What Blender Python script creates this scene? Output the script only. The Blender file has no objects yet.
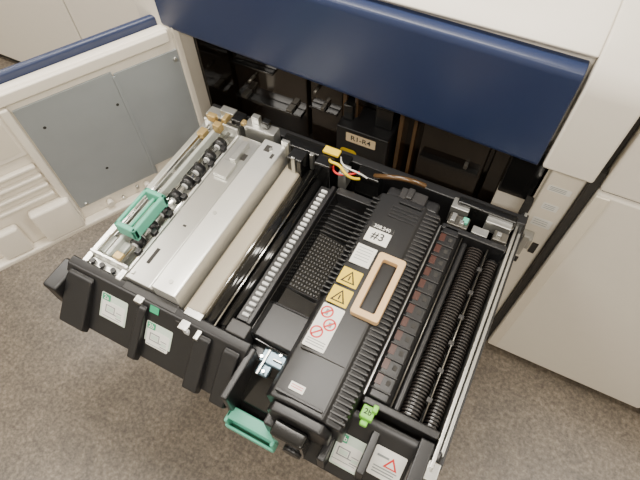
import bpy, bmesh, math, random
from mathutils import Vector, Matrix
random.seed(4)
# ---------------- materials ----------------
def mat(name, col, rough=0.5, metal=0.0, noise=0.0, nscale=30, bump=0.0, coat=0.0, spec=0.5, trans=0.0, emit=0.0):
    m=bpy.data.materials.new(name); m.use_nodes=True
    nt=m.node_tree; b=nt.nodes['Principled BSDF']
    b.inputs['Base Color'].default_value=(*col,1)
    b.inputs['Roughness'].default_value=rough
    b.inputs['Metallic'].default_value=metal
    b.inputs['Specular IOR Level'].default_value=spec
    b.inputs['Coat Weight'].default_value=coat
    b.inputs['Transmission Weight'].default_value=trans
    tc=nt.nodes.new('ShaderNodeTexCoord'); n=nt.nodes.new('ShaderNodeTexNoise')
    n.inputs['Scale'].default_value=nscale; n.inputs['Detail'].default_value=4
    nt.links.new(tc.outputs['Object'],n.inputs['Vector'])
    if noise:
        mx=nt.nodes.new('ShaderNodeMix'); mx.data_type='RGBA'
        mx.inputs[6].default_value=(*[c*(1-noise) for c in col],1)
        mx.inputs[7].default_value=(*[min(1,c*(1+noise)) for c in col],1)
        nt.links.new(n.outputs['Fac'],mx.inputs[0]); nt.links.new(mx.outputs[2],b.inputs['Base Color'])
    if bump:
        bp=nt.nodes.new('ShaderNodeBump'); bp.inputs['Strength'].default_value=bump; bp.inputs['Distance'].default_value=0.002
        nt.links.new(n.outputs['Fac'],bp.inputs['Height']); nt.links.new(bp.outputs[0],b.inputs['Normal'])
    return m
M={}
M['white']=mat('white_plastic',(0.82,0.775,0.69),0.45,noise=.02)
M['cream']=mat('cream_plastic',(0.76,0.70,0.59),0.5,noise=.03)
M['inwhite']=mat('door_inner_white',(0.86,0.80,0.70),0.35,noise=.05,nscale=12)
M['blue']=mat('navy_painted_panel',(0.019,0.032,0.088),0.36,noise=.06,nscale=8)
M['black']=mat('black_plastic',(0.012,0.012,0.013),0.36,noise=.2,nscale=90,bump=.05)
M['blackg']=mat('gloss_black',(0.008,0.008,0.008),0.13,coat=.3)
M['cavity']=mat('cavity_gloss_black',(0.010,0.007,0.005),0.10,coat=.5)
M['dark']=mat('dark_grey_plastic',(0.024,0.023,0.023),0.42,noise=.15)
M['ribm']=mat('rib_brownish_black',(0.022,0.018,0.016),0.36)
M['brown']=mat('brown_gloss_plastic',(0.085,0.045,0.018),0.18,coat=.5)
M['steel']=mat('zinc_steel',(0.66,0.66,0.62),0.30,metal=.9,noise=.06,nscale=20)
M['steelw']=mat('bright_sheet_metal',(0.84,0.84,0.80),0.30,metal=.7,noise=.04)
M['steelg']=mat('grey_sheet_metal',(0.56,0.56,0.53),0.28,metal=.8,noise=.05)
M['plate']=mat('door_zinc_plate',(0.44,0.48,0.51),0.45,metal=.5,noise=.07,nscale=14)
M['chrome']=mat('polished_rod',(0.75,0.75,0.73),0.15,metal=1)
M['dsteel']=mat('dark_steel',(0.17,0.16,0.14),0.35,metal=.8,noise=.2)
M['perf']=mat('perforation_grey',(0.06,0.06,0.06),0.4)
M['beige']=mat('transfer_belt_beige',(0.40,0.35,0.265),0.45,noise=.04,nscale=8)
M['tan']=mat('tan_handle_plastic',(0.74,0.49,0.25),0.45)
M['teal']=mat('teal_green_plastic',(0.11,0.47,0.33),0.4)
M['lime']=mat('lime_plastic',(0.22,0.62,0.07),0.4)
M['label']=mat('white_label',(0.82,0.81,0.76),0.5)
M['lgreen']=mat('pale_green_label',(0.60,0.71,0.61),0.5)
M['dgreen']=mat('green_label_tab',(0.03,0.36,0.18),0.5)
M['yellow']=mat('yellow_label',(0.85,0.60,0.02),0.5)
M['red']=mat('red_print',(0.65,0.03,0.03),0.5)
M['ink']=mat('black_ink',(0.012,0.012,0.012),0.6)
M['greyink']=mat('grey_ink',(0.25,0.27,0.27),0.6)
M['beigelab']=mat('beige_label',(0.78,0.61,0.38),0.5)
M['tooth']=mat('white_tooth',(0.66,0.67,0.66),0.4)
M['rust']=mat('reddish_brown_slot',(0.060,0.022,0.016),0.35)
M['gold']=mat('brass_bits',(0.50,0.36,0.15),0.35,metal=.6)
M['bluem']=mat('bluish_metal',(0.16,0.23,0.28),0.3,metal=.6,noise=.4,nscale=60)
M['gap']=mat('gap_dark',(0.03,0.028,0.025),0.8)
M['greyp']=mat('grey_plastic',(0.30,0.29,0.26),0.5)
M['clear']=mat('clear_plastic',(0.75,0.78,0.72),0.2,trans=.5)
M['ceil']=mat('ceiling_white',(0.8,0.78,0.74),0.9)
M['wall']=mat('wall_paint',(0.72,0.68,0.60),0.9,noise=.02)
def floor_mat():
    m=bpy.data.materials.new('speckled_vinyl_floor'); m.use_nodes=True; nt=m.node_tree; b=nt.nodes['Principled BSDF']
    tc=nt.nodes.new('ShaderNodeTexCoord')
    n1=nt.nodes.new('ShaderNodeTexNoise'); n1.inputs['Scale'].default_value=85; n1.inputs['Detail'].default_value=5; n1.inputs['Roughness'].default_value=.7
    n2=nt.nodes.new('ShaderNodeTexNoise'); n2.inputs['Scale'].default_value=14; n2.inputs['Detail'].default_value=6
    n2.inputs['Distortion'].default_value=1.2
    for n in (n1,n2): nt.links.new(tc.outputs['Object'],n.inputs['Vector'])
    r1=nt.nodes.new('ShaderNodeValToRGB'); e=r1.color_ramp.elements
    e[0].position=.32; e[0].color=(0.075,0.059,0.044,1); e[1].position=.68; e[1].color=(0.235,0.198,0.155,1)
    k=r1.color_ramp.elements.new(.5); k.color=(0.140,0.116,0.089,1)
    r2=nt.nodes.new('ShaderNodeValToRGB'); r2.color_ramp.elements[0].position=.35; r2.color_ramp.elements[0].color=(.78,.78,.79,1); r2.color_ramp.elements[1].position=.65;r2.color_ramp.elements[1].color=(1.12,1.11,1.10,1)
    nt.links.new(n1.outputs['Fac'],r1.inputs[0]); nt.links.new(n2.outputs['Fac'],r2.inputs[0])
    mx=nt.nodes.new('ShaderNodeMix'); mx.data_type='RGBA'; mx.blend_type='MULTIPLY'; mx.inputs[0].default_value=1
    nt.links.new(r1.outputs[0],mx.inputs[6]); nt.links.new(r2.outputs[0],mx.inputs[7]); nt.links.new(mx.outputs[2],b.inputs['Base Color'])
    b.inputs['Roughness'].default_value=.38
    return m
M['floor']=floor_mat()
# ---------------- geometry helpers ----------------
def empty(name):
    o=bpy.data.objects.new(name,None); bpy.context.collection.objects.link(o); return o
def link(name,me,m,parent,bevel=0,smooth=False):
    o=bpy.data.objects.new(name,me); bpy.context.collection.objects.link(o)
    me.materials.append(M[m] if isinstance(m,str) else m)
    if parent: o.parent=parent
    if smooth:
        for p in me.polygons: p.use_smooth=True
    if bevel:
        b=o.modifiers.new('bevel','BEVEL'); b.width=bevel; b.segments=3; b.limit_method='ANGLE'; b.angle_limit=math.radians(40)
        w=o.modifiers.new('wn','WEIGHTED_NORMAL')
        for p in me.polygons: p.use_smooth=True
    return o
def bm_box(bm,b):
    x0,x1,y0,y1,z0,z1=b
    v=[bm.verts.new(p) for p in [(x0,y0,z0),(x1,y0,z0),(x1,y1,z0),(x0,y1,z0),(x0,y0,z1),(x1,y0,z1),(x1,y1,z1),(x0,y1,z1)]]
    for f in [(3,2,1,0),(4,5,6,7),(0,1,5,4),(1,2,6,5),(2,3,7,6),(3,0,4,7)]: bm.faces.new([v[i] for i in f])
def boxes(name,bs,m,parent,bevel=0,xf=None):
    bm=bmesh.new()
    for b in bs: bm_box(bm,b)
    if xf is not None: bmesh.ops.transform(bm,matrix=xf,verts=bm.verts)
    me=bpy.data.meshes.new(name); bm.to_mesh(me); bm.free()
    return link(name,me,m,parent,bevel)
def box(name,b,m,parent,bevel=0,xf=None): return boxes(name,[b],m,parent,bevel,xf)
def cyls(name,cs,m,parent,seg=20,xf=None):
    bm=bmesh.new()
    for p0,p1,r in cs:
        p0,p1=Vector(p0),Vector(p1); d=p1-p0
        mt=Matrix.Translation((p0+p1)/2)@d.to_track_quat('Z','Y').to_matrix().to_4x4()
        bmesh.ops.create_cone(bm,cap_ends=True,segments=seg,radius1=r,radius2=r,depth=d.length,matrix=mt)
    if xf is not None: bmesh.ops.transform(bm,matrix=xf,verts=bm.verts)
    me=bpy.data.meshes.new(name); bm.to_mesh(me); bm.free()
    o=link(name,me,m,parent)
    for p in me.polygons: p.use_smooth=len(p.vertices)==4
    return o
def prism(name,prof,axis,a0,a1,m,parent,bevel=0,xf=None):
    def P(p,a): return {'x':(a,p[0],p[1]),'y':(p[0],a,p[1]),'z':(p[0],p[1],a)}[axis]
    bm=bmesh.new(); A=[bm.verts.new(P(p,a0)) for p in prof]; B=[bm.verts.new(P(p,a1)) for p in prof]; n=len(prof)
    bm.faces.new(A[::-1]); bm.faces.new(B)
    for i in range(n): bm.faces.new([A[i],A[(i+1)%n],B[(i+1)%n],B[i]])
    bmesh.ops.recalc_face_normals(bm,faces=bm.faces)
    if xf is not None: bmesh.ops.transform(bm,matrix=xf,verts=bm.verts)
    me=bpy.data.meshes.new(name); bm.to_mesh(me); bm.free()
    return link(name,me,m,parent,bevel)
def frame_xf(o,ux,uy):
    ux=Vector(ux).normalized(); uy=Vector(uy).normalized(); uz=ux.cross(uy).normalized(); uy=uz.cross(ux)
    m=Matrix((ux,uy,uz)).transposed().to_4x4(); m.translation=Vector(o); return m
def text(name,s,size,xf,m,parent,off=0.0004):
    c=bpy.data.curves.new(name,'FONT'); c.body=s; c.size=size; c.align_x='CENTER'; c.align_y='CENTER'; c.extrude=0.0001; c.offset=size*.012
    o=bpy.data.objects.new(name,c); bpy.context.collection.objects.link(o)
    dg=bpy.context.evaluated_depsgraph_get(); me=bpy.data.meshes.new_from_object(o.evaluated_get(dg)); bpy.data.objects.remove(o)
    me.transform(xf@Matrix.Translation((0,0,off))); me.materials.clear()
    return link(name,me,m,parent)
def wire(name,pts,r,m,parent):
    c=bpy.data.curves.new(name,'CURVE'); c.dimensions='3D'; c.bevel_depth=r; c.bevel_resolution=3
    s=c.splines.new('NURBS'); s.points.add(len(pts)-1); s.use_endpoint_u=True; s.order_u=4
    for p,q in zip(s.points,pts): p.co=(*q,1)
    o=bpy.data.objects.new(name,c); bpy.context.collection.objects.link(o); c.materials.append(M[m]); o.parent=parent
    return o
def rrect(w,h,r,seg=5):
    out=[]
    for cx,cy,a in [(w/2-r,h/2-r,0),(-w/2+r,h/2-r,90),(-w/2+r,-h/2+r,180),(w/2-r,-h/2+r,270)]:
        for i in range(seg+1):
            t=math.radians(a+90*i/seg); out.append((cx+r*math.cos(t),cy+r*math.sin(t)))
    return out
def sticker(name,w,h,m,parent,xf,r=.003,z=0,t=.0005):
    return prism(name,rrect(w,h,r),'z',z,z+t,m,parent,xf=xf)

# ---------------- room ----------------
room_b=[('floor',(-4.2,3.0,-2.6,2.4,-.05,0),'floor'),('wall_back',(-4.2,3.0,2.4,2.5,0,2.7),'wall'),('wall_front',(-4.2,3.0,-2.7,-2.6,0,2.7),'wall'),
 ('wall_left',(-4.3,-4.2,-2.6,2.4,0,2.7),'wall'),('wall_right',(3.0,3.1,-2.6,2.4,0,2.7),'wall'),('ceiling',(-4.2,3.0,-2.6,2.4,2.7,2.75),'ceil')]
for n,b,m in room_b: box(n,b,m,None)
box('baseboard_back',(-4.2,3.0,2.385,2.4,0,.1),'greyp',None)

# ---------------- printer body ----------------
PR=empty('office_printer')
box('pillar_left',(-.93,-.832,.80,1.5,.04,1.12),'white',PR,.008)
box('pillar_left_lip',(-.832,-.822,.815,.86,.10,.91),'inwhite',PR,.003)
box('pillar_right',(.115,.188,.83,1.5,.04,.90),'cream',PR,.006)
box('lower_body',(-.825,.115,.86,1.5,.04,.46),'dark',PR,.006)
box('rear_body',(-.825,.195,1.05,1.5,.46,1.10),'cream',PR)
prof=[(.835,.872),(1.5,.872),(1.5,1.22),(1.0,1.21),(.86,1.155),(.81,1.12),(.79,1.07),(.79,.885)]
prism('hood_right',prof,'x',.088,.188,'white',PR,.006)
prof2=[(.84,.91),(1.5,.91),(1.5,1.22),(1.0,1.21),(.86,1.155),(.82,1.125),(.835,1.112),(.835,.92)]
prism('hood_top',prof2,'x',-.93,.088,'white',PR,.004)
def bluepanel():
    bm=bmesh.new()
    xs=[-.855,.080]; zb=[.914,.868]; zt=[1.122,1.108]
    secs=[]
    for x,b,t in zip(xs,zb,zt):
        pr=[(.835,b+.004),(.815,b),(.803,b+.006),(.797,b+.02),(.796,t-.02),(.802,t-.006),(.815,t),(.835,t)]
        secs.append([bm.verts.new((x,y,z)) for y,z in pr])
    n=len(secs[0]); 
    for i in range(n): bm.faces.new([secs[0][i],secs[0][(i+1)%n],secs[1][(i+1)%n],secs[1][i]])
    bm.faces.new(secs[0]); bm.faces.new(secs[1][::-1]); bmesh.ops.recalc_face_normals(bm,faces=bm.faces)
    me=bpy.data.meshes.new('blue_front_panel'); bm.to_mesh(me); bm.free(); link('blue_front_panel',me,'blue',PR,.003)
bluepanel()
box('hood_seam',(.188,.205,.812,1.5,.04,.90),'gap',PR)
box('hood_seam_top',(.188,.205,.83,1.5,.90,1.2),'gap',PR)
# cavity interior
box('cavity_back',(-.825,.115,1.0,1.05,.46,.91),'cavity',PR)
box('cavity_left_wall',(-.828,-.815,.86,1.0,.46,.91),'cavity',PR)
box('cavity_right_wall',(.105,.115,.86,1.0,.46,.87),'cream',PR)
boxes('cavity_liner',[(-.81,-.56,.985,1.0,.5,.90),(-.545,-.44,.975,1.0,.5,.90),(-.20,-.02,.95,1.0,.5,.90),(-.01,.10,.965,1.0,.5,.9)],'cavity',PR,.006)
boxes('cavity_ledges',[(-.80,-.57,.955,.985,.60,.612),(-.80,-.66,.965,.985,.72,.728),(-.19,-.03,.93,.95,.64,.652),(-.54,-.45,.955,.975,.66,.668)],'blackg',PR,.002)
boxes('cavity_brown_guides',[(-.43,-.418,.95,1.0,.5,.89),(-.395,-.385,.95,1.0,.5,.88),(-.262,-.25,.94,1.0,.5,.88),(-.225,-.215,.95,1.0,.5,.88),(-.80,-.66,.978,.9842,.78,.786)],'brown',PR,.002)
boxes('cavity_small_parts',[(-.775,-.755,.95,.985,.612,.625),(-.62,-.60,.955,.985,.612,.622),(-.50,-.488,.95,.975,.668,.68),(-.33,-.32,.97,1.0,.76,.79),(-.35,-.335,.97,1.0,.74,.752),(-.07,-.06,.935,.95,.652,.668)],'dsteel',PR,.002)
cyls('cavity_pins',[((x,.955,z),(x,1.0,z),.005) for x,z in [(-.74,.68),(-.52,.72),(-.30,.80),(-.34,.82),(-.08,.76)]],'dsteel',PR)
box('marker_block',(-.425,-.272,.90,1.0,.52,.69),'black',PR,.004)
boxes('marker_block_parts',[(-.42,-.39,.93,1.0,.69,.74),(-.33,-.28,.94,1.0,.69,.76)],'blackg',PR,.004)
X=frame_xf((-.350,.8985,.662),(1,0,0),(0,0,1))
sticker('slot_label',.088,.032,'beigelab',PR,X); text('slot_label_text','R1-R4',.024,X,'ink',PR,.0008)
X=frame_xf((-.385,.8985,.600),(1,0,0),(0,0,1))
sticker('caution_label',.05,.03,'yellow',PR,X,.012)
box('inner_frame',(.03,.115,.885,.90,.46,.70),'cream',PR,.004)
box('inner_frame_top',(.03,.115,.86,.90,.70,.872),'blackg',PR,.004)
for i,(x,z,w,h) in enumerate([(.085,.60,.05,.03),(.148,.80,.05,.018),(.15,.74,.035,.022),(.152,.68,.045,.03)]):
    y=.884 if x<.11 else .829
    X=frame_xf((x,y,z),(1,0,0),(0,0,1)); sticker('frame_label_%d'%i,w,h,'label',PR,X)
    for k in range(3): box('frame_label_line_%d_%d'%(i,k),(-w*.4,w*.3,h*(.25-k*.25)-.0008,h*(.25-k*.25)+.0008,.0005,.0008),'greyink',PR,xf=X)
box('front_gap_strip',(.098,.122,.835,.86,.04,.72),'gap',PR)
boxes('hinge_bracket',[(.122,.152,.80,.83,.60,.64),(.127,.142,.79,.80,.58,.66)],'greyp',PR,.003)
boxes('latch_holes',[(.125,.14,.826,.831,.86,.868),(.16,.175,.826,.831,.56,.60),(.13,.15,.826,.831,.50,.52)],'gap',PR)
boxes('feet',[(-.85,-.80,.9,.95,0,.04),(.1,.15,.9,.95,0,.04)],'gap',PR)

# ---------------- neighbour cabinets ----------------
C1=empty('paper_feeder_cabinet')
boxes('body',[(.207,.70,.80,1.5,.03,.858),(.207,.70,.80,1.5,.864,1.3)],'white',C1,.008)
box('core',(.215,.69,.81,1.49,.05,1.29),'gap',C1)
box('plinth',(.22,.69,.82,1.48,.0,.03),'gap',C1)
box('side_ridge',(.207,.235,.793,.80,.05,.855),'cream',C1,.002)
C2=empty('storage_cabinet')
boxes('body',[(.712,1.5,.78,1.5,.03,.32),(.712,1.5,.78,1.5,.326,.9)],'white',C2,.006)
box('plinth',(.72,1.49,.80,1.48,0,.03),'gap',C2); box('core',(.72,1.49,.79,1.49,.05,.89),'gap',C2)
C3=empty('storage_cabinet')
bs=[]
for i,x in enumerate([-1.0,-1.80,-2.6,-3.4]): bs+=[(x-.79,x,1.20,1.9,.04,1.4)]
boxes('body',bs,'white',C3,.006); box('plinth',(-4.18,-1.02,1.22,1.88,0,.04),'gap',C3); box('core',(-4.18,-1.01,1.21,1.89,.05,1.39),'gap',C3)

# ---------------- access door (left) ----------------
D=empty('printer_access_door')
dd=Vector((-.48,-.877,0)); nn=Vector((.877,-.48,0))
XD=Matrix((dd,Vector((0,0,1)),dd.cross(Vector((0,0,1))))).transposed().to_4x4()
sgn = 1 if dd.cross(Vector((0,0,1))).dot(nn)>0 else -1
XD.translation=Vector((-.832,.81,0))
def db(name,u0,u1,v0,v1,w0,w1,m,bev=0):
    a,b=sorted((sgn*w0,sgn*w1)); return box(name,(u0,u1,v0,v1,a,b),m,D,bev,xf=XD)
db('inner_panel',.0,.76,.43,.925,-.03,0,'inwhite',.008)
db('outer_blue_skin',-.015,.775,.425,.945,-.05,-.03,'blue',.008)
db('top_rail',.02,.76,.895,.925,0,.014,'inwhite',.004)
db('metal_plate_small',.008,.178,.53,.864,0,.004,'plate',.001)
db('metal_plate_large',.182,.42,.50,.872,0,.005,'plate',.001)
db('metal_plate_ridge',.176,.184,.50,.86,.004,.008,'plate',.001)
for i in range(4): db('rib_%d'%i,.45,.66,.60+i*.035,.612+i*.035,0,.016,'inwhite',.004)
db('pocket_rim',.44,.74,.75,.87,0,.010,'inwhite',.004); db('pocket',.455,.72,.765,.855,.0101,.011,'cream',.001)
db('lower_rail',.02,.75,.435,.455,0,.03,'inwhite',.006)
db('lower_block',.43,.54,.455,.58,0,.035,'inwhite',.01)
db('lower_block_b',.58,.66,.455,.56,0,.028,'inwhite',.01)
db('vertical_rail',.425,.445,.46,.89,0,.018,'inwhite',.005)
db('hinge_edge',-.01,.008,.43,.93,-.03,.01,'inwhite',.004)
cyls('pegs',[((u,v,0),(u,v,sgn*.010),.005) for u,v in [(.02,.84),(.40,.51),(.25,.48),(.3,.465)]],'steel',D,xf=XD)
cyls('plate_holes',[((u,v,0),(u,v,sgn*.0056),.004) for u,v in [(.20,.78),(.38,.80),(.30,.60)]],'gap',D,xf=XD)
cyls('door_studs',[((u,v,0),(u,v,sgn*.02),.010) for u,v in [(.13,.49),(.22,.475),(.34,.475),(.70,.60)]],'inwhite',D,xf=XD)

# ---------------- drawer ----------------
W=empty('printer_drawer')
box('tray_floor',(-.715,.11,.24,.76,.60,.655),'dark',W,.003)
boxes('side_rails',[(-.722,-.708,.20,.76,.62,.735),(.093,.099,.19,.76,.62,.752)],'steel',W,.001)
box('right_rail_outer',(.099,.116,.20,.80,.60,.725),'black',W,.002)
box('right_rail_slide',(.105,.111,.22,.80,.725,.730),'steelg',W,.001)
boxes('rear_wall',[(-.715,.11,.735,.76,.62,.765)],'black',W,.003)
boxes('rear_brackets',[(-.70,-.60,.705,.735,.70,.782),(-.585,-.50,.705,.735,.70,.79),(-.05,-.01,.705,.735,.72,.775),(.03,.085,.70,.735,.74,.775)],'steelg',W,.002)
boxes('rear_black_parts',[(-.48,-.30,.70,.735,.68,.785),(-.28,-.22,.70,.735,.68,.77),(-.04,.09,.715,.735,.7,.785),(-.44,-.40,.66,.70,.70,.79),(-.37,-.33,.665,.70,.70,.80),(-.54,-.52,.715,.735,.79,.81),(-.62,-.59,.70,.735,.78,.80)],'blackg',W,.004)
boxes('rear_small_metal',[(-.47,-.45,.69,.70,.75,.80),(-.425,-.415,.655,.66,.74,.80),(-.395,-.385,.69,.70,.74,.79),(-.31,-.29,.67,.70,.74,.79),(-.66,-.62,.715,.735,.782,.80),(-.57,-.55,.72,.735,.79,.81)],'steel',W,.001)
boxes('brass_parts',[(-.685,-.660,.69,.705,.775,.795),(-.64,-.628,.69,.715,.785,.80),(-.59,-.58,.70,.715,.79,.80)],'gold',W,.002)
wire('yellow_cable',[(-.345,.70,.79),(-.335,.67,.81),(-.31,.69,.81),(-.285,.66,.79),(-.265,.69,.77)],.0035,'yellow',W)
wire('red_cable',[(-.34,.715,.78),(-.325,.65,.79),(-.30,.66,.79),(-.27,.70,.78)],.0025,'red',W)
wire('white_cable',[(-.33,.73,.78),(-.31,.67,.80),(-.28,.69,.80),(-.25,.70,.77)],.002,'label',W)
wire('orange_cable',[(-.235,.715,.77),(-.20,.70,.80),(-.165,.705,.815),(-.12,.725,.785)],.006,'brown',W)
boxes('yellow_tag',[(-.365,-.325,.70,.72,.800,.808)],'yellow',W,.002)
YT,ZT,YB,ZB=.222,.75,.142,.65
fp=[(YT,ZT),(YT+.02,ZT+.002),(YT+.03,ZB),(YB+.01,ZB-.012),(YB-.004,ZB)]
prism('front_panel_left',fp,'x',-.735,-.285,'black',W,.004)
for i,(a,b) in enumerate([(-.722,-.655),(-.535,-.515),(-.395,-.36),(-.33,-.295)]):
    prism('front_block_%d'%i,[(YT-.005,ZT-.004),(YT-.02,ZT-.006),(YB-.018,ZB+.012),(YB-.012,ZB-.01),(YB+.02,ZB)],'x',a,b,'black',W,.004)
box('front_left_end',(-.76,-.722,.16,.235,.655,.735),'black',W,.006)
prism('front_left_lower',[(.235,.66),(.155,.65),(.16,.62),(.235,.60)],'x',-.66,-.285,'blackg',W,.004)
def SX(x,t):
    p=Vector((x,YT+(YB-YT)*t,ZT+(ZB-ZT)*t)); up=Vector((0,YT-YB,ZT-ZB)).normalized(); X=frame_xf(p,(1,0,0),up)
    return X@Matrix.Translation((0,0,.0015))
def inst_label(nm,X,tab,w=.072,h=.062,diag='greyink'):
    sticker(nm,w,h,'lgreen',W,X)
    sticker(nm+'_sheet',w*.86,h*.66,'label',W,X@Matrix.Translation((0,-h*.1,.0004)))
    sticker(nm+'_tab',w*.3,h*.24,'dgreen',W,X@Matrix.Translation((-w*.30,h*.36,.0012)),.001)
    text(nm+'_code',tab,.014,X@Matrix.Translation((-w*.30,h*.36,.0018)),'label',W)
    boxes(nm+'_diagram',[(-.02,.01,-.012,-.010,.001,.0014),(-.02,-.018,-.012,.006,.001,.0014),(-.02,.004,.004,.006,.001,.0014),(.002,.004,-.012,.006,.001,.0014),(.008,.024,-.018,-.0165,.001,.0014),(.008,.022,-.004,-.0025,.001,.0014),(-.026,.02,-.0225,-.0215,.001,.0014)],diag,W,xf=X)
    boxes(nm+'_diagram_fill',[(-.016,.0,-.008,.002,.001,.0013),(.010,.022,-.014,-.007,.001,.0013)],'lgreen',W,xf=X)
inst_label('label_jam',SX(-.598,.43),'2a',.068,.062)
inst_label('label_jam_b',SX(-.480,.52),'2b',.064,.060)
sticker('tab_c',.022,.016,'dgreen',W,SX(-.50,.06)@Matrix.Translation((0,0,.0)),.001); sticker('tab_d',.02,.02,'dgreen',W,SX(-.377,.93)@Matrix.Translation((0,0,.017)),.001)
boxes('mid_front',[(-.285,-.19,.19,.26,.60,.665),(-.29,-.275,.13,.24,.62,.74),(-.20,-.17,.13,.20,.62,.72)],'black',W,.004)
prism('mid_front_face',[(.235,.70),(.16,.655),(.13,.60),(.20,.59),(.24,.62)],'x',-.30,-.17,'blackg',W,.004)
boxes('bluish_latch',[(-.272,-.21,.232,.262,.69,.704),(-.268,-.240,.208,.232,.69,.700),(-.225,-.207,.20,.232,.69,.698)],'bluem',W,.003)
boxes('latch_levers',[(-.262,-.257,.205,.26,.704,.708),(-.245,-.225,.243,.247,.704,.710)],'steelg',W,.001)
cyls('latch_screws',[((x,y,.69),(x,y,.709),.003) for x,y in [(-.268,.24),(-.235,.258),(-.215,.245),(-.25,.215)]],'chrome',W)
gx0,gx1=-.284,-.173
boxes('green_handle',[(gx0,gx1,.116,.141,.650,.658),(gx0,gx1,.106,.128,.608,.616),(gx0,gx0+.008,.108,.141,.608,.658),(gx1-.008,gx1,.108,.141,.608,.658),(gx0,gx1,.104,.110,.612,.632)],'teal',W,.003)
box('green_handle_pocket',(gx0+.006,gx1-.006,.134,.139,.612,.652),'gap',W)
fr=[(.205,.735),(.225,.74),(.23,.62),(.14,.60),(.118,.645)]
prism('front_panel_right',fr,'x',-.168,.108,'black',W,.004)
def RX(x,t):
    a=Vector((0,.205,.735)); b=Vector((0,.118,.645)); p=a.lerp(b,t); p.x=x; return frame_xf(p,(1,0,0),(a-b))@Matrix.Translation((0,0,.0016))
inst_label('label_jam_c',RX(-.040,.52),'2b',.055,.07)
X=RX(.030,.40); sticker('label_hot',.058,.062,'label',W,X); 
boxes('label_hot_print',[(-.022,.0,.012,.016,.001,.0014),(-.022,.022,-.010,-.008,.001,.0014),(-.022,.018,-.016,-.014,.001,.0014),(-.022,.02,-.022,-.020,.001,.0014)],'greyink',W,xf=X)
prism('label_hot_symbol',[(-.012,-.004),(.014,-.004),(.001,.020)],'z',.001,.0015,'red',W,xf=X@Matrix.Translation((.006,.0,0)))
prism('label_hot_symbol_in',[(-.007,-.001),(.009,-.001),(.001,.013)],'z',.0016,.0018,'label',W,xf=X@Matrix.Translation((.006,.0,0)))
boxes('right_front_blocks',[(-.015,.0,.13,.215,.66,.735),(.065,.09,.15,.23,.66,.75),(-.085,-.07,.12,.20,.64,.72)],'black',W,.003)
box('front_right_silver',(.086,.112,.172,.205,.60,.738),'steelg',W,.002)

# ---------------- roller transport unit ----------------
R_=empty('roller_transport_unit')
box('base_plate',(-.700,-.60,.265,.70,.655,.715),'steelg',R_,.002)
boxes('side_strips',[(-.703,-.690,.265,.70,.715,.745),(-.604,-.598,.262,.70,.70,.755)],'steelw',R_,.001)
boxes('end_plates',[(-.700,-.60,.262,.268,.68,.765),(-.700,-.60,.694,.70,.68,.775)],'steelw',R_,.001)
cyls('rods',[((-.675,.268,.745),(-.675,.70,.745),.006),((-.628,.268,.752),(-.628,.70,.752),.005),((-.652,.268,.735),(-.652,.70,.735),.004),((-.610,.268,.745),(-.610,.70,.745),.004),((-.688,.268,.755),(-.688,.70,.755),.003)],'chrome',R_)
rl=[]
for i in range(8):
    y=.32+i*.046; rl.append(((-.628,y,.752),(-.628,y+.020,.752),.0145))
cyls('black_rollers',rl,'black',R_,24)
cyls('roller_hubs',[((-.628,y0[1]-.004,.752),(-.628,y0[1]+.024,.752),.008) for y0,_,_ in rl],'tooth',R_)
cyls('rear_rollers',[((-.655,.345+i*.046,.735),(-.655,.355+i*.046,.735),.008) for i in range(7)],'dark',R_)
boxes('cross_brackets',[(-.70,-.60,y,y+.012,.715,.74) for y in (.35,.44,.53,.62,.68)],'steel',R_,.001)
boxes('clear_guides',[(-.70,-.64,.275,.32,.74,.75),(-.665,-.655,.27,.69,.74,.765)],'clear',R_,.002)
boxes('small_black_parts',[(-.612,-.60,.3+i*.055,.315+i*.055,.745,.765) for i in range(7)],'black',R_,.002)
boxes('green_lever',[(-.672,-.618,.325,.337,.765,.80),(-.672,-.618,.425,.437,.765,.80),(-.672,-.664,.325,.437,.79,.80),(-.628,-.618,.325,.437,.77,.80),(-.650,-.642,.33,.43,.780,.788)],'teal',R_,.003)
box('green_lever_inner',(-.662,-.630,.34,.424,.765,.772),'lgreen',R_)
boxes('brass_clips',[(-.64,-.62,.268,.285,.765,.775),(-.695,-.675,.65,.675,.745,.765),(-.66,-.64,.675,.694,.76,.785)],'gold',R_,.002)
boxes('front_linkage',[(-.70,-.62,.235,.262,.70,.74),(-.615,-.60,.235,.262,.70,.755)],'steelw',R_,.003)
cyls('link_screws',[((x,.25,.74),(x,.25,.748),.006) for x in (-.69,-.665,-.635)],'black',R_)
boxes('plate_slots',[(-.688,-.664,y,y+.03,.7152,.7165) for y in (.38,.47,.56)],'gap',R_)

# ---------------- transfer belt unit ----------------
B=empty('transfer_belt_unit')
prism('sheet_channel_left',[(-.592,.70),(-.592,.762),(-.586,.768),(-.528,.768),(-.522,.762),(-.522,.70)],'y',.245,.69,'steelg',B,.0015)
prism('sheet_channel_right',[(-.516,.70),(-.516,.785),(-.512,.788),(-.462,.788),(-.458,.785),(-.458,.70)],'y',.245,.69,'steelw',B,.0015)
box('channel_seat',(-.59,-.457,.25,.69,.655,.71),'dark',B)
boxes('channel_holes',[(-.570,-.562,.29,.33,.7675,.7688),(-.556,-.548,.40,.405,.7675,.7688),(-.545,-.535,.62,.64,.7675,.7688),(-.50,-.485,.655,.675,.7875,.7886),(-.475,-.468,.64,.655,.7875,.7886)],'gap',B)
boxes('channel_tabs',[(-.575,-.54,.55,.60,.768,.778),(-.56,-.545,.60,.665,.768,.785)],'steel',B,.002)
cyls('channel_screws',[((x,y,.76),(x,y,z),.0045) for x,y,z in [(-.484,.27,.7905),(-.484,.665,.7905),(-.58,.26,.771),(-.57,.67,.771),(-.50,.45,.7905)]],'steel',B)
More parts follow.
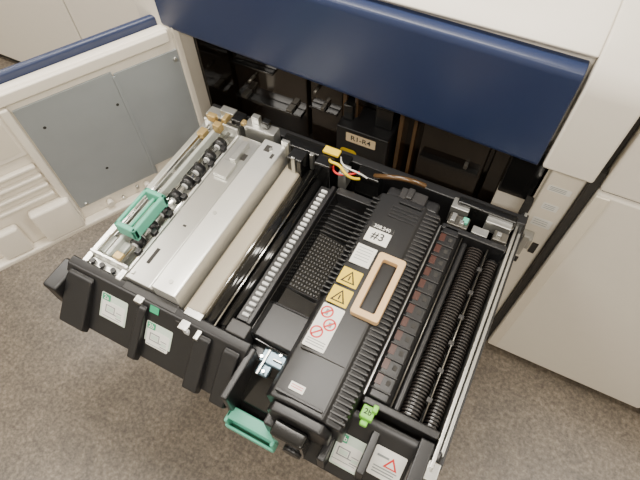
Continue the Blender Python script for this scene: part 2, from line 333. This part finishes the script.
boxes('channel_end',[(-.59,-.455,.225,.245,.68,.752),(-.56,-.50,.215,.235,.70,.735)],'dark',B,.003)
boxes('channel_end_metal',[(-.55,-.53,.212,.228,.735,.752)],'steel',B,.002)
prism('belt',[(-.450,.70),(-.450,.742),(-.444,.749),(-.410,.747),(-.404,.738),(-.404,.70)],'y',.235,.685,'beige',B,.003)
cyls('black_rollers',[((-.386,.24,.735),(-.386,.68,.735),.014),((-.357,.25,.738),(-.357,.67,.738),.010)],'blackg',B,28)
cyls('roller_shafts',[((-.386,.225,.735),(-.386,.69,.735),.005),((-.357,.23,.738),(-.357,.68,.738),.005),((-.370,.24,.751),(-.370,.68,.751),.002),((-.402,.24,.746),(-.402,.68,.746),.0015)],'chrome',B)
box('belt_base',(-.45,-.205,.235,.695,.655,.70),'black',B,.003)
boxes('front_bits',[(-.45,-.41,.215,.235,.70,.745),(-.40,-.37,.21,.235,.69,.74),(-.36,-.32,.225,.25,.70,.735),(-.345,-.30,.24,.27,.70,.76)],'dark',B,.003)
boxes('front_bits_metal',[(-.435,-.415,.205,.235,.745,.750),(-.395,-.385,.20,.22,.735,.75),(-.35,-.34,.22,.24,.735,.745),(-.44,-.40,.235,.25,.747,.754)],'steelg',B,.001)
boxes('front_bits_white',[(-.425,-.412,.205,.213,.71,.745),(-.375,-.366,.212,.225,.70,.742)],'tooth',B,.002)
boxes('tooth_rail',[(-.343,-.309,.275,.65,.70,.748),(-.314,-.305,.27,.65,.70,.764)],'black',B,.002)
tb=[]
for i in range(28):
    y=.285+i*.0128; tb.append((-.335,-.319,y,y+.0070,.745,.7545))
boxes('white_teeth',tb,'tooth',B,.0025)
prism('black_tray',[(-.304,.70),(-.304,.752),(-.300,.752),(-.294,.722),(-.23,.712),(-.215,.72),(-.208,.72),(-.208,.70)],'y',.26,.66,'blackg',B,.002)
boxes('tray_frame',[(-.30,-.21,.390,.394,.71,.724),(-.30,-.21,.345,.35,.71,.726),(-.30,-.21,.548,.552,.71,.726),(-.30,-.21,.64,.66,.71,.755)],'black',B,.002)
box('tray_step',(-.300,-.21,.265,.345,.71,.732),'black',B,.004)
hl=[]
for i in range(12):
    for j in range(15): 
        x=-.291+i*.0068; y=.399+j*.0098; z=.722-(x+.292)*.161+.0004; hl.append((x,x+.0030,y,y+.0042,z-.0005,z+.0004))
boxes('perforations',hl,'perf',B)
boxes('tray_ribs',[(-.295,-.215,.56+i*.013,.564+i*.013,.71,.726) for i in range(6)],'black',B,.001)

# ---------------- toner cartridge ----------------
T=empty('toner_cartridge')
prism('shell',[(-.202,.70),(-.207,.772),(-.196,.794),(-.155,.802),(-.095,.802),(-.090,.795),(-.062,.790),(-.056,.775),(-.056,.70)],'y',.165,.66,'black',T,.004)
prism('front_cap',[(-.190,.70),(-.195,.76),(-.185,.785),(-.145,.79),(-.09,.79),(-.075,.77),(-.075,.70)],'y',.145,.165,'black',T,.004)
box('front_neck',(-.175,-.11,.115,.145,.66,.755),'blackg',T,.006)
box('rear_cap',(-.190,-.07,.66,.695,.70,.785),'black',T,.008)
boxes('rear_latch',[(-.16,-.10,.655,.69,.785,.80),(-.145,-.13,.66,.69,.80,.806)],'dark',T,.003)
rb=[]
for i in range(46):
    y=.175+i*.0104; rb.append((-.094,-.058,y,y+.0045,.786,.7965))
boxes('right_ribs',rb,'dark',T,.001)
boxes('left_ribs',[(-.2085,-.192,.38+i*.0115,.3845+i*.0115,.772,.7985) for i in range(23)],'black',T,.001)
boxes('top_ridges',[(-.160,-.098,.600+i*.009,.6035+i*.009,.80,.8045) for i in range(4)]+[(-.15,-.1,.64,.65,.80,.808),(-.19,-.10,.175,.18,.79,.806)],'black',T,.001)
box('top_seam',(-.187,-.1,.262,.2635,.797,.8032),'gap',T)
zt=.8025
def TX(x,y,z=zt,a=0): return frame_xf((x,y,z),(math.cos(a),math.sin(a),0),(-math.sin(a),math.cos(a),0))
hx0,hx1,hy0,hy1=-.137,-.080,.360,.505
bm=bmesh.new()
o=rrect(hx1-hx0,hy1-hy0,.006); n=rrect(hx1-hx0-.026,hy1-hy0-.028,.004)
rings=[]
for (pts,z) in [(o,.800),(o,.815),(n,.815),(n,.800)]:
    rings.append([bm.verts.new((p[0]+(hx0+hx1)/2,p[1]+(hy0+hy1)/2,z)) for p in pts])
for k in range(4):
    A,Bq=rings[k],rings[(k+1)%4]; L=len(A)
    for i in range(L): bm.faces.new([A[i],A[(i+1)%L],Bq[(i+1)%L],Bq[i]])
bmesh.ops.recalc_face_normals(bm,faces=bm.faces)
me=bpy.data.meshes.new('tan_handle'); bm.to_mesh(me); bm.free(); link('tan_handle',me,'tan',T,.0015)
TZ=Matrix.Translation((0,0,.0004))
sticker('caution_sheet',.044,.092,'label',T,TX(-.167,.315),.002,-.0015,.0019)
X=TX(-.167,.315)@TZ
def ring(nm,x,y,r,X):
    bm=bmesh.new(); L=24; q=[]
    for rr in (r,r*.74): q.append([bm.verts.new((x+rr*math.cos(2*math.pi*i/L),y+rr*math.sin(2*math.pi*i/L),0.0002)) for i in range(L)])
    for i in range(L): bm.faces.new([q[0][i],q[0][(i+1)%L],q[1][(i+1)%L],q[1][i]])
    a=bm.verts.new((x-r*.7,y-r*.5,.0002));b=bm.verts.new((x-r*.5,y-r*.7,.0002));c=bm.verts.new((x+r*.7,y+r*.5,.0002));d=bm.verts.new((x+r*.5,y+r*.7,.0002)); bm.faces.new([a,b,c,d])
    bmesh.ops.transform(bm,matrix=X,verts=bm.verts); me=bpy.data.meshes.new(nm); bm.to_mesh(me); bm.free(); link(nm,me,'red',T)
ring('prohibit_a',-.008,.030,.0125,X); ring('prohibit_b',.008,.008,.0125,X); ring('prohibit_c',-.008,-.014,.0125,X)
boxes('caution_lines',[(-.018,.018,-.030-k*.005,-.0285-k*.005,0,.0003) for k in range(3)]+[(-.011,-.005,.024,.036,0,.00015),(.005,.012,.003,.013,0,.00015)],'greyink',T,xf=X)
for k,(x,y) in enumerate([(-.168,.385),(-.168,.430)]):
    X=TX(x,y)@Matrix.Translation((0,0,-.0003)); sticker('warning_plate_%d'%k,.042,.038,'yellow',T,X,.002,-.001,.0015)
    prism('warning_tri_%d'%k,[(-.015,-.013),(.015,-.013),(0,.015)],'z',.0006,.0009,'ink',T,xf=X)
    prism('warning_tri_in_%d'%k,[(-.010,-.0105),(.010,-.0105),(0,.009)],'z',.001,.0012,'yellow',T,xf=X)
    box('warning_mark_%d'%k,(-.0015,.0015,-.008,.003,.0012,.0014),'ink',T,xf=X)
X=TX(-.165,.487); sticker('note_label',.042,.048,'label',T,X,.001,-.0015,.002); boxes('note_lines',[(-.016,.014,.016-k*.007,.0172-k*.007,.0006,.0009) for k in range(5)],'greyink',T,xf=X)
X=TX(-.157,.548); sticker('number_label',.050,.048,'label',T,X,.001,-.0015,.002); box('number_strip',(-.025,.025,.009,.024,.0005,.0008),'ink',T,xf=X)
text('number_top','308.240',.0115,X@Matrix.Translation((0,.0165,.0006)),'label',T); text('number','#3',.026,X@Matrix.Translation((0,-.007,.0004)),'ink',T)
X=TX(-.158,.195); sticker('serial_label',.028,.014,'label',T,X,.001,-.0015,.002); boxes('serial_lines',[(-.011,.011,.002-k*.004,.003-k*.004,.0006,.0009) for k in range(2)],'red',T,xf=X)
cyls('end_knob',[((-.13,.108,.70),(-.13,.118,.70),.018)],'black',T)

# ---------------- fuser unit ----------------
Fz=empty('fuser_unit')
box('base',(-.052,.090,.245,.67,.655,.715),'black',Fz,.003)
prism('slotted_cover',[(-.052,.70),(-.054,.755),(-.045,.765),(-.012,.765),(-.004,.75),(-.004,.70)],'y',.25,.66,'black',Fz,.003)
box('silver_edge',(-.0555,-.0525,.25,.66,.71,.758),'steelg',Fz,.0005)
boxes('slots',[(-.046,-.034,.275+i*.031,.296+i*.031,.7645,.7658) for i in range(12)],'rust',Fz,.0003)
boxes('slots_small',[(-.026,-.018,.279+i*.031,.289+i*.031,.7645,.7656) for i in range(12)],'gap',Fz,.0003)
boxes('slot_ribs',[(-.048,-.010,.264+i*.031,.267+i*.031,.764,.769) for i in range(13)],'dark',Fz,.001)
def arch(nm,cx,w,h,z0,y0,y1,step,th,m,sm=False):
    bm=bmesh.new(); N=12; y=y0
    while y<y1:
        pr=[]
        for i in range(N+1):
            c,s=math.cos(math.pi*i/N),math.sin(math.pi*i/N)
            pr.append((cx+w/2*math.copysign(abs(c)**.7,c),z0+h*abs(s)**.7))
        A=[bm.verts.new((p[0],y,p[1])) for p in pr]; Bv=[bm.verts.new((p[0],y+th,p[1])) for p in pr]
        bm.faces.new(A); bm.faces.new(Bv[::-1])
        for i in range(N): bm.faces.new([A[i],Bv[i],Bv[i+1],A[i+1]])
        y+=step
    bmesh.ops.recalc_face_normals(bm,faces=bm.faces)
    me=bpy.data.meshes.new(nm); bm.to_mesh(me); bm.free(); return link(nm,me,m,Fz)
box('plain_cover',(.000,.0140,.25,.655,.70,.742),'black',Fz,.006)
arch('roller_core',.0345,.036,.028,.712,.25,.26,1,.40,'blackg')
arch('rib_row',.0345,.039,.033,.712,.255,.645,.0068,.0028,'ribm')
arch('core_right',.074,.027,.022,.712,.25,.26,1,.39,'blackg')
arch('rib_row_right',.074,.030,.027,.712,.255,.635,.0068,.0028,'ribm')
boxes('divider_bars',[(.0550,.0580,.25,.65,.715,.746)],'dark',Fz,.001)
boxes('rib_catches',[(.050,.060,.29+i*.06,.30+i*.06,.74,.75) for i in range(6)],'dark',Fz,.001)
cyls('thin_rods',[((.0565,.25,.7485),(.0565,.65,.7485),.0015),((-.002,.25,.753),(-.002,.65,.753),.0015)],'dsteel',Fz)
boxes('end_frames',[(-.052,.090,.235,.25,.68,.758),(-.052,.090,.65,.665,.68,.765)],'black',Fz,.003)
boxes('rear_metal',[(-.045,.0,.665,.695,.70,.768),(.055,.085,.665,.69,.70,.772)],'dsteel',Fz,.002)
boxes('rear_metal_bits',[(-.04,-.03,.668,.69,.768,.778),(.01,.045,.67,.69,.72,.76),(.06,.07,.67,.68,.772,.782),(-.02,-.01,.67,.68,.768,.776)],'steelg',Fz,.001)
boxes('rear_green_bit',[(-.015,-.003,.675,.69,.768,.776)],'teal',Fz,.001)
boxes('green_clip',[(-.046,-.022,.208,.232,.752,.772),(-.041,-.027,.198,.21,.75,.762),(-.029,-.019,.222,.236,.765,.782)],'lime',Fz,.003)
X=TX(-.034,.220,.7722); text('clip_text','2b',.014,X,'ink',Fz)

# ---------------- ceiling lamps ----------------
for i,(x,y) in enumerate([(-1.8,-.9),(.6,-.9),(-.6,.7),(1.6,.9),(-2.6,.9)]):
    Lm=empty('ceiling_light')
    box('housing',(x-.62,x+.62,y-.16,y+.16,2.66,2.70),'ceil',Lm,.004)
    ld=bpy.data.lights.new('tube_area','AREA'); ld.shape='RECTANGLE'; ld.size=1.2; ld.size_y=.28; ld.energy=46; ld.color=(1,.94,.85)
    lo=bpy.data.objects.new('tube_area',ld); bpy.context.collection.objects.link(lo); lo.location=(x,y,2.655); lo.parent=Lm
w=bpy.data.worlds.new('World'); bpy.context.scene.world=w; w.use_nodes=True
w.node_tree.nodes['Background'].inputs[0].default_value=(1,.94,.85,1); w.node_tree.nodes['Background'].inputs[1].default_value=.3

# ---------------- camera ----------------
yaw,pitch,roll=map(math.radians,(28.35,57.15,-1.603))
Fv=Vector((-math.sin(yaw)*math.cos(pitch),math.cos(yaw)*math.cos(pitch),-math.sin(pitch)))
R0=Vector((math.cos(yaw),math.sin(yaw),0)); U0=R0.cross(Fv)
Rv=math.cos(roll)*R0+math.sin(roll)*U0; Uv=-math.sin(roll)*R0+math.cos(roll)*U0
cd=bpy.data.cameras.new('camera'); cam=bpy.data.objects.new('camera',cd); bpy.context.collection.objects.link(cam)
mw=Matrix((Rv,Uv,-Fv)).transposed().to_4x4(); mw.translation=Vector((0,0,1.65)); cam.matrix_world=mw
cd.sensor_width=36; cd.lens=492.2/640*36; cd.clip_start=.02
bpy.context.scene.camera=cam
